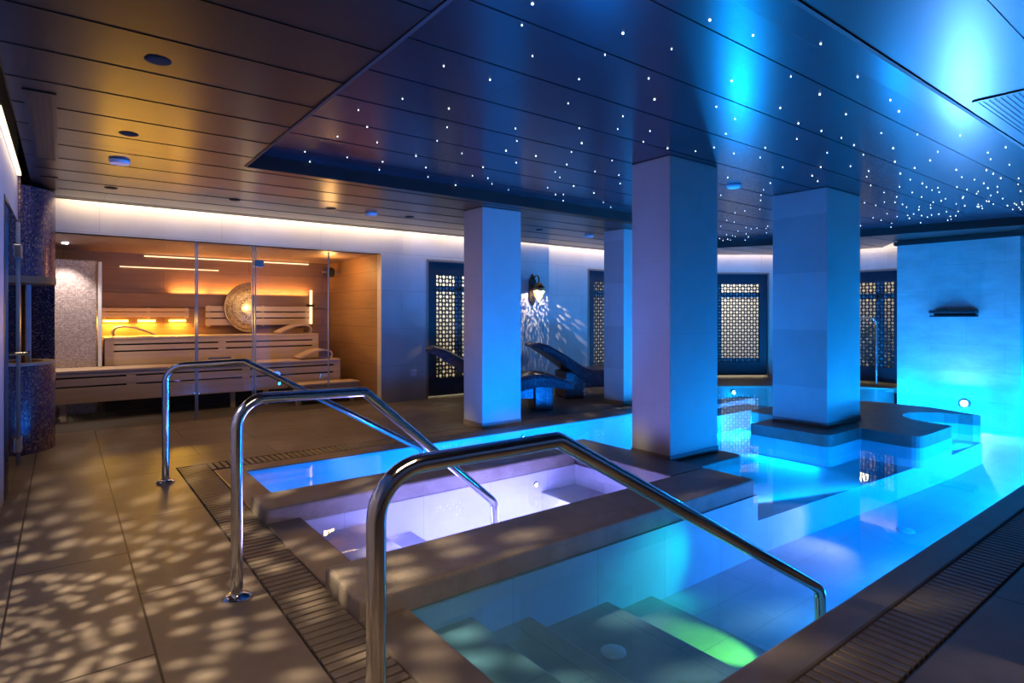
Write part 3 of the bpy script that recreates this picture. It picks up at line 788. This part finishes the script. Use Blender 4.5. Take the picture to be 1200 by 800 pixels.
# --- pool ladder rail by the far window
lr = empty('pool_grab_rail', (11.93, 4.55, 0), 'slim bent steel grab rail in front of the far right lattice window', 'grab rail')
MB().tube(fillet([(11.93, 4.56, 0), (11.93, 4.56, 1.25), (11.72, 4.75, 1.25), (11.45, 4.95, .86)], [.18, .1], 7), .021, 12).build('rail', M['chrome'], lr, smooth=True)

# --- waterfall spout on the blue wall
spt = empty('wall_mounted_spout', (XR, 3.18, 1.25), 'wide black waterfall spout mounted on the blue stone wall', 'spout')
MB().box(XR - .20, XR, 2.87, 3.47, 1.33, 1.375).build('top_plate', M['black'], spt, bevel=.006)
MB().box(XR - .17, XR, 2.87, 3.47, 1.27, 1.295).build('lower_lip', M['black'], spt, bevel=.005)
MB().box(XR - .05, XR, 2.90, 3.44, 1.295, 1.33).build('throat', M['navy'], spt)

# --- loungers: a bent slab covered with mosaic on two plinths
def lounger(head, foot, label, k=1.0):
    h, f = Vector(head), Vector(foot); ax = (f - h); L = ax.length; ax.normalize(); sd = Vector((-ax.y, ax.x))
    root = empty('mosaic_lounger', ((h.x + f.x) / 2, (h.y + f.y) / 2, 0), label, 'lounger', 'mosaic loungers on the far deck')
    prof = [(0, .86), (.05, .875), (.12, .84), (.25, .70), (.36, .56), (.43, .475), (.50, .44), (.58, .445), (.68, .485), (.76, .50), (.84, .47), (.92, .42), (.98, .375), (1.0, .35)]
    thick = [.05, .10, .15, .18, .20, .21, .21, .20, .19, .18, .16, .13, .10, .05]
    wid = [.22, .29, .32, .34, .345, .35, .35, .35, .35, .35, .34, .33, .30, .24]
    m = MB(); prev = None
    for (s, z), th, wd in zip(prof, thick, wid):
        c = h + ax * (s * L); ring = []
        for (a, b) in ((-1, -.25), (-.9, 0), (-.5, -.018), (0, -.028), (.5, -.018), (.9, 0), (1, -.25), (.9, -.95), (.5, -1), (-.5, -1), (-.9, -.95)):
            q = c + sd * (a * wd); ring.append(m.bm.verts.new((q.x, q.y, z + (b * th if b in (-.25, -.95, -1) else b))))
        if prev:
            for i in range(len(ring)): m.bm.faces.new((prev[i], prev[(i + 1) % len(ring)], ring[(i + 1) % len(ring)], ring[i]))
        else: m.bm.faces.new(ring[::-1])
        prev = ring
    m.bm.faces.new(prev)
    m.build('reclining_slab', M['mosaic_lounger'], root, smooth=True)
    for s0, s1, zt in ((.27, .43, .42), (.72, .85, .37)):
        a, b = h + ax * (s0 * L), h + ax * (s1 * L)
        MB().prism([(a + sd * .26)[:], (a - sd * .26)[:], (b - sd * .26)[:], (b + sd * .26)[:]], 0, zt).build('plinth', M['mosaic_lounger'], root, bevel=.02)
    MB().prism([(h + ax * (.40 * L) + sd * .2)[:], (h + ax * (.40 * L) - sd * .2)[:], (h + ax * (.75 * L) - sd * .2)[:], (h + ax * (.75 * L) + sd * .2)[:]], .16, .36).build('plinth_beam', M['mosaic_lounger'], root)
    return root
lounger((3.92, 7.08), (5.70, 6.12), 'mosaic lounger nearer the pool, half hidden by the bright blue pillar')
lounger((5.80, 7.18), (7.6, 6.45), 'mosaic lounger farther back below the wall lantern')

# --- wall lantern with pierced cup (the same lantern hangs on the left wall beside the camera)
def sconce(label):
    root = empty('wall_lantern', (0, 0, 0), label, 'wall lantern', 'pierced wall lanterns')
    MB().prism([(-.055, 0), (.055, 0), (.055, -.02), (-.055, -.02)], 0, .02)
    bp = MB(); pts = [(-.075, .10), (-.075, .44), (-.04, .50), (0, .56), (.04, .50), (.075, .44), (.075, .10), (0, 0)]
    a = [bp.bm.verts.new((x, -.0, z)) for x, z in pts]; b = [bp.bm.verts.new((x, -.03, z)) for x, z in pts]
    for i in range(len(pts)): bp.bm.faces.new((a[i], a[(i + 1) % len(pts)], b[(i + 1) % len(pts)], b[i]))
    bp.bm.faces.new(a[::-1]); bp.bm.faces.new(b)
    bp.build('back_plate', M['iron'], root, bevel=.006, origin=(0, 0, 0))
    MB().tube(fillet([(0, -.02, .46), (0, -.12, .53), (0, -.19, .50), (0, -.19, .40)], [.05, .04], 6), .011, 10).build('arm', M['iron'], root, smooth=True)
    MB().lathe([(.012, .42), (.02, .40), (.05, .385), (.085, .345), (.105, .315), (.105, .305), (.0, .305)], (0, -.19, 0), 26, caps=False).build('cap', M['iron'], root, smooth=True)
    MB().lathe([(.0, .0), (.010, .01), (.006, .03), (.016, .05), (.0, .062)], (0, -.19, .02), 14, caps=False).build('finial', M['iron'], root, smooth=True)
    # pierced cup
    cup = MB(); bm = cup.bm; rr = random.Random(5)
    prof = [(.098, .305), (.10, .27), (.096, .235), (.086, .20), (.072, .165), (.054, .135), (.034, .108), (.014, .085)]
    def rad_at(t):
        x = t * (len(prof) - 1); i = min(int(x), len(prof) - 2); w = x - i
        return prof[i][0] * (1 - w) + prof[i + 1][0] * w, prof[i][1] * (1 - w) + prof[i + 1][1] * w
    rows, base = 25, 68; row_shift = [rr.random() for _ in range(25)]
    for j in range(rows):
        t0, t1 = j / rows, (j + 1) / rows; nrow = base
        for i in range(nrow):
            sh = row_shift[j]
            a0, a1 = 2 * PI * (i + sh) / nrow, 2 * PI * (i + 1 + sh) / nrow
            def Q(u, v):
                r, z = rad_at(t0 + (t1 - t0) * v); a = a0 + (a1 - a0) * u
                return (r * math.cos(a), -.19 + r * math.sin(a), z)
            if j < 5 or rr.random() < .36:
                bm.faces.new([bm.verts.new(Q(*p)) for p in ((0, 0), (1, 0), (1, 1), (0, 1))]); continue
            hu, hv = rr.uniform(.18, .38), rr.uniform(.18, .40); ou, ov = rr.uniform(-.5, .5) * (.9 - 2 * hu), rr.uniform(-.5, .5) * (.9 - 2 * hv); tw = rr.uniform(-.5, .5)
            outer, inner = [], []
            for k in range(8):
                an = PI / 4 * k; ox, oz = math.cos(an), math.sin(an); mx = max(abs(ox), abs(oz))
                outer.append(bm.verts.new(Q(.5 + ox / mx / 2, .5 + oz / mx / 2)))
                inner.append(bm.verts.new(Q(.5 + ou + hu * ox, .5 + ov + hv * (oz * .9 + tw * ox * .3))))
            for k in range(8):
                bm.faces.new((outer[k], outer[(k + 1) % 8], inner[(k + 1) % 8], inner[k]))
    cup.build('pierced_cup', M['brass_lamp'], root)
    MB().lathe([(.0, .296), (.012, .297), (.02, .300), (.014, .304), (.0, .3045)], (0, -.19, 0), 12, caps=False).build('bulb', M['bulb'], root, smooth=True)
    return root
M['brass_lamp'] = mat_plain('pierced_brass', (.45, .30, .12), .4, .6)
M['bulb'] = mat_emit('bulb_glow', (1.0, .72, .30), 30.0)
s1 = sconce('black iron wall lantern with a glowing pierced cup on the back wall above the loungers')
s1.location = (6.52, 7.98, 1.46)
light('lantern_bulb', 'POINT', (0, -.19, .285), 95, (1.0, .82, .55), shadow_soft_size=.001).parent = s1
s2 = copy_tree(s1)
s2['label'] = 'iron wall lantern on the left wall beside the camera, outside the picture'
s2.location = (-.68, 2.9, 1.52); s2.rotation_euler = (0, 0, PI / 2)
for ch in s2.children:
    if ch.type == 'LIGHT': ch.data = ch.data.copy(); ch.data.energy = 540; ch.data.shadow_soft_size = .0027; ch.data.color = (1.0, .80, .55)

# --- ceiling fittings
def disc(x, y, z, r, m, name, label, cat, group=None, h=.014):
    o = MB().lathe([(.0, 0), (r * .97, 0), (r, -h * .3), (r * .86, -h), (r * .55, -h * .9), (.0, -h * .9)], (x, y, z), 28, caps=False).build(name, m, smooth=True)
    return tag(o, label, cat, group)
for (u, v, lab) in ((185, 71, 'black recessed ceiling downlight nearest the camera at upper left'), (151, 157, 'black recessed downlight just beyond the air vent at left'), (130, 220, 'black recessed downlight near the sauna fascia at left'),
                    (275, 234, 'black recessed downlight above the sauna glass joint'), (388, 244, 'black recessed downlight left of the white disc over the sauna door'), (480, 254, 'black recessed downlight right of the white disc over the sauna door'), (632, 269, 'black recessed downlight in front of the wall lantern')):
    x, y, z = at(u, v, ZC)
    disc(x, y, lapz(y, ZC), .058, M['dark'], 'downlight', lab, 'downlight', 'black recessed downlights', .006)
for (u, v, z, lab) in ((140, 188, ZC, 'white round ceiling disc near the left air vent'), (435, 250, ZC, 'white round ceiling disc over the sauna door'), (860, 217, ZR, 'pale blue lit round ceiling disc between the two big pillars'), (690, 276, ZC, 'white round ceiling disc near the slim pillar')):
    x, y, z = at(u, v, z)
    disc(x, y, lapz(y, z), .075, M['disc_white'], 'ceiling_speaker', lab, 'ceiling speaker', None, .03)
def vent(x0, x1, y0, y1, n, along, label):
    root = empty('air_vent', ((x0 + x1) / 2, (y0 + y1) / 2, ZC - .03), label, 'air vent')
    MB().box(x0, x1, y0, y1, ZC - .002, ZC + .012).build('opening', M['black'], root)
    f = MB(); b = .02
    f.box(x0 - b, x0, y0 - b, y1 + b, ZC - .006, ZC + .01).box(x1, x1 + b, y0 - b, y1 + b, ZC - .006, ZC + .01).box(x0, x1, y0 - b, y0, ZC - .006, ZC + .01).box(x0, x1, y1, y1 + b, ZC - .006, ZC + .01)
    f.build('vent_frame', M['ceil'], root)
    for i in range(n):
        if along == 'Y':
            x = x0 + (i + .5) * (x1 - x0) / n; MB().box(x - .006, x + .006, y0, y1, ZC - .005, ZC).build('slat', M['ceil_dark'], root)
        else:
            y = y0 + (i + .5) * (y1 - y0) / n; MB().box(x0, x1, y - .008, y + .008, ZC - .005, ZC).build('slat', M['ceil'], root)
    return root
vent(-.16, -.05, 4.2, 5.95, 4, 'Y', 'long slatted air vent in the ceiling along the left wall')
vent(-.14, -.06, 6.74, 7.36, 4, 'Y', 'short slatted air vent in the ceiling beside the mosaic fountain')
vent(4.22, 5.6, .84, 1.08, 9, 'X', 'striped air vent in the ceiling at the top right')

# --- star lights
stars = '''624,4.6 611.6,29 730,39 709,63.6 624,65.6 520,77.2 574.2,93.4 678.6,92.8 665.8,121 526,127.2 523.8,149 604,150.5 678.8,150 730,136 723.8,151.4
831.8,23.8 882.4,41.6 961.8,48 787,57.4 760.2,91.6 857.4,94.8 926.8,89.4 960.6,110.4 767,116.4 839.4,124.8 914.4,126.6 861.4,139 935.6,144.8 761.6,153.4 850.6,156.8 962.6,153.6
471.6,115.7 420,128.9 430.3,148.9 395.5,160 442,167 512.4,165 357.4,178 363.2,189.5 406.8,184.4 448.4,189.5 444.6,198.8 487.5,182.7 541.3,179.5 499.2,196.3 501.6,207.3 500.7,213.3 566,196 553.6,205.8 571.7,208.6 576.6,215.2 533.9,216.9
605.7,165 593,176.7 605,190.3 628,182.7 595.7,222.3 681.7,167.7 669.7,177.7 664.3,192.7 650.7,201.3 656,207.7 641.7,219.7 672.3,217.7 660.3,228 660,235 651,227.7 697.3,201 717.3,187.7 725.3,205.3 726.7,215 696,226 707,237 715.7,242.7 754,166.3 782.3,174
1005,90 991.3,133.7 1043.3,117.3 1053.3,130.7 933.7,162.7 986,161.7 836.7,172.7 815,177.3 860,179.7 896.7,173.3 890.7,184.3 917.3,196 969.3,179 1000.7,170.3 1032.7,155.7 1011.7,181 996.7,194.7 961.7,196 951.7,206 958.3,212.3 852.7,208 902.7,214.3 894.7,222.3 891.7,228.3 891.3,234.7 844.7,228.7 1018,200.3 1015.7,207.3 1046.7,173.7 1048.7,189.7 1055,203.3 1020.3,217 1066.7,210.3
1075,157.2 1125.2,158.8 1071.8,197 1080.8,215 1085.6,219.2 1054.2,219 1099,177.6 1090,188 1120.6,199 1127.2,207.4 1142,210.4 1156,199.2 1157.6,178.8 1160.8,186.6 1178.6,170.6 1182.8,193 1164,203.4 1172.8,208.6 1193.6,209.2 1193.2,215.6 1153,214.8 1121.4,219.4 1100.6,225.2 1108,232.8 1093.6,237 1080,230.8 1069,225.6 1050.8,230.4 1048.8,237.2 1026.4,240.6 1036,225.2 1146.4,224.4 1129,230.4 1168.8,218.8 1169,225.2 1196,224 1175,232.6 1158.8,235.8 1164,239 1145.2,242 1151.2,244.2 1120.6,238.8 1180.6,241 1197.4,236.8'''
spots = []
for tok in stars.split():
    u, v = map(float, tok.split(','))
    x, y, z = at(u, v, ZR)
    if inside(x, y): spots.append((x, y))
k = 0
rs = random.Random(21)
while k < 118:
    x, y = rs.uniform(7.0, 10.5), rs.uniform(1.9, 6.2)
    if inside(x, y) and rs.random() < (x - 6.2) / 4.2:
        spots.append((x, y)); k += 1
star0 = None
sizes = [.0028, .0037, .0050]
smesh = []
for r in sizes:
    o = MB().lathe([(.0, .002), (r, .0015), (r * .92, -.003), (r * .5, -.0055), (.0, -.006)], (0, 0, 0), 12, caps=False).build('star_light', M['star'], smooth=True, origin=(0, 0, 0))
    smesh.append(o.data); bpy.data.objects.remove(o)
for i, (x, y) in enumerate(spots):
    d = math.hypot(x, y)
    r = random.Random(i).random()
    me = smesh[2 if r > .8 else (1 if r > .35 else 0)]
    if star0 is None:
        star0 = bpy.data.objects.new('star_light', me); COL.objects.link(star0); o = star0
        tag(o, 'tiny white star light set in the dark blue ceiling recess over the pool', 'star light', 'star lights in the ceiling')
    else:
        o = star0.copy(); o.data = me; COL.objects.link(o)
    s = 1.0 if y >= 1.42 else 1.0
    o.location = (x, y, (lapz(y, ZR) if y >= 1.42 else ZR - .012) - .001)

# --- pool lamps
def pool_lamp(loc, nrm, label, lens, r=.045):
    n = Vector(nrm).normalized(); R = n.to_track_quat('Z', 'Y').to_matrix().to_4x4()
    root = empty('pool_lamp', loc, label, 'pool lamp', 'lamps under the water')
    MB().lathe([(r * .8, 0), (r * 1.35, 0), (r * 1.35, .010), (r * 1.05, .016), (r * .8, .016)], loc, 24, R, caps=False).build('ring', M['chrome'], root, smooth=True)
    MB().lathe([(.0, .012), (r * .8, .012), (r * .82, .002)], loc, 20, R, caps=False).build('lens', lens, root, smooth=True)
    return root
pool_lamp((XR, 3.05, -.09), (-1, 0, .15), 'bright lamp under the water at the foot of the blue stone wall', M['lens_blue'], .065)
pool_lamp((9.78, 6.13, -.12), (-.3, -1, .1), 'bright lamp under the water at the far end of the bay', M['lens_blue'])
pool_lamp((3.17, 3.832, -.13), (0, -1, 0), 'small white lamp under the lilac water of the tub', M['lens_white'], .022)
pool_lamp((4.15, 5.246, -.09), (0, -1, 0), 'small lamp in the wall of the narrow blue channel', M['lens_blue'], .02)

BLUE = (0.0, .225, 1.0); CYAN = (0.0, .32, 1.0); WK = 3.0
def water_light(x, y, z, e, c, aim=None, size=.05, kind='POINT', **kw):  # light of the pool lamps, plus added glow fill points without fittings
    if aim is None: return light('water_lamp_fill', 'POINT', (x, y, z), e * WK, c, shadow_soft_size=size)
    return light('water_lamp_fill', 'AREA', (x, y, z), e * WK, c, shape='DISK', size=size, aim=aim)
water_light(XR - .10, 3.05, -.10, 52, (.26, .46, 1.0), (-1, 0, .35), .14)
water_light(XR - .22, 3.05, -.20, 22, CYAN)
water_light(XR - .2, 2.0, -.2, 36, CYAN)
water_light(XR - .3, 3.9, -.2, 30, CYAN)
water_light(9.7, 6.0, -.16, 30, CYAN, (-.2, -1, .4), .12)
water_light(9.6, 5.8, -.2, 14, CYAN)
water_light(7.4, 4.6, -.2, 24, CYAN)
water_light(6.5, 4.5, -.14, 22, CYAN)                  # lamps in the surround wall shine across the channel to the deck
water_light(4.5, 4.40, -.10, 45, BLUE)
water_light(3.2, 4.36, -.10, 42, BLUE)
water_light(1.9, 4.36, -.12, 8, BLUE)
def fill_bar(x, y, z, aim, L, e, c, h=.10):
    return light('water_fill_bar', 'AREA', (x, y, z), e * WK, c, shape='RECTANGLE', size=L, size_y=h, aim=aim)
fill_bar(4.11, 3.95, -.12, (1, -.1, -.03), .5, 4, CYAN)          # added fill bars without fittings, beside plinth, island and right pool wall
fill_bar(6.03, 3.18, -.12, (-1, 0, -.03), .7, 4, CYAN)
fill_bar(6.9, 4.40, -.12, (-.4, -1, -.12), .7, 4, CYAN)
fill_bar(5.0, 2.40, -.12, (.3, 1, 0), 1.4, 3.2, CYAN)
fill_bar(8.2, 2.22, -.12, (.1, 1, -.12), .5, 3, CYAN)
fill_bar(5.2, 1.235, -.20, (0, 1, -.1), 2.4, 17, BLUE)
fill_bar(7.7, 1.235, -.20, (0, 1, -.1), 2.4, 30, CYAN)
fill_bar(10.0, 1.235, -.20, (0, 1, -.1), 2.2, 36, CYAN)
water_light(3.5, 1.3, -.22, 4, CYAN, None, .04)
# colour changing lamps: pink white on the divider end, green on the steps
light('colour_lamp', 'SPOT', (4.9, 1.95, -.12), 12, (1.0, .62, .80), spot_size=1.5, spot_blend=.8, shadow_soft_size=.05, aim=(-.7, .35, -.35))
light('colour_lamp', 'SPOT', (3.4, 1.85, -.06), 18, (.0, 1.0, .55), spot_size=1.0, spot_blend=.9, shadow_soft_size=.05, aim=(-.45, .5, -.20))
light('colour_lamp', 'SPOT', (2.73, 1.27, -.08), 48, (.25, 1.0, .12), spot_size=.52, spot_blend=.7, shadow_soft_size=.02, aim=(-.03, .50, -.34))
# tub
LIL = (.27, .27, 1.0)
for x, e in ((1.75, 5), (2.4, 10), (3.0, 10)): water_light(x, 3.3, -.3 if x > 2 else -.1, e, LIL, None, .15)

# --- warm coves
W = (1.0, .74, .44)
def cove(p, q, n, e, z=2.60, c=W):
    """light strip hidden above the ceiling edge, washing the wall below; n points from the strip to the wall"""
    p, q = Vector(p), Vector(q); mid = (p + q) / 2; L = (q - p).length
    l = light('cove_lamp', 'AREA', (mid.x, mid.y, z), e, c, shape='RECTANGLE', size=L, size_y=.03)
    d = Vector((n[0], n[1], -1.6)).normalized()
    X = Vector((q.x - p.x, q.y - p.y, 0)).normalized(); Z = -d; Y = Z.cross(X).normalized(); X = Y.cross(Z)
    l.rotation_euler = Matrix((X, Y, Z)).transposed().to_euler()
cove((-.05, 7.93), (3.98, 7.93), (0, 1), 15)
cove((4.0, 7.96), (9.6, 7.96), (0, 1), 17)
cove((9.75, 7.86), (11.9, 6.22), (.6, .8), 5)
cove((12.04, 6.1), (12.04, 4.05), (1, 0), 4.5)
cove((-.25, 4.8), (-.25, 6.9), (-1, 0), 4)
tag(MB().box(XL, XL + .03, 4.75, 6.9, 2.555, 2.58).build('cove_light', M['cove']), 'glowing light strip at the top of the left wall', 'light strip')
# added warm fill over the foreground floor and stone faces, no fitting
light('warm_fill', 'AREA', (.5, .6, 2.5), 20, (1.0, .72, .50), shape='RECTANGLE', size=1.0, size_y=.6, spread=1.9, aim=(.0, .25, -1))

# outlets
tag(MB().box(4.22, 4.32, WY - .012, WY, .36, .46).build('wall_socket', M['disc_white'], bevel=.004), 'small pale wall socket low on the wall left of the first lattice window', 'socket')

# ------------------------------------------------------------------ world, camera, view
wd = bpy.data.worlds.new('night'); scene.world = wd; wd.use_nodes = True
bg = wd.node_tree.nodes['Background']; bg.inputs[0].default_value = (.05, .08, .16, 1); bg.inputs[1].default_value = .05
cam = bpy.data.cameras.new('camera'); co = bpy.data.objects.new('camera', cam); COL.objects.link(co)
co.location = (0, 0, CAMH); co.rotation_euler = (PI / 2, 0, -YAW)
cam.sensor_width = 36; cam.lens = F / 1200 * 36; cam.shift_y = -(400 - HY) / 1200; cam.clip_start = .05; cam.clip_end = 100
scene.camera = co
scene.view_settings.view_transform = 'Standard'; scene.view_settings.look = 'None'
scene.view_settings.gamma = 1; scene.view_settings.use_curve_mapping = False
scene.view_settings.exposure = 0.15
cy = scene.cycles
cy.max_bounces = 8; cy.diffuse_bounces = 4; cy.glossy_bounces = 5; cy.transparent_max_bounces = 24; cy.transmission_bounces = 4
cy.caustics_reflective = False; cy.caustics_refractive = False; cy.sample_clamp_indirect = 4.0; cy.use_light_tree = True
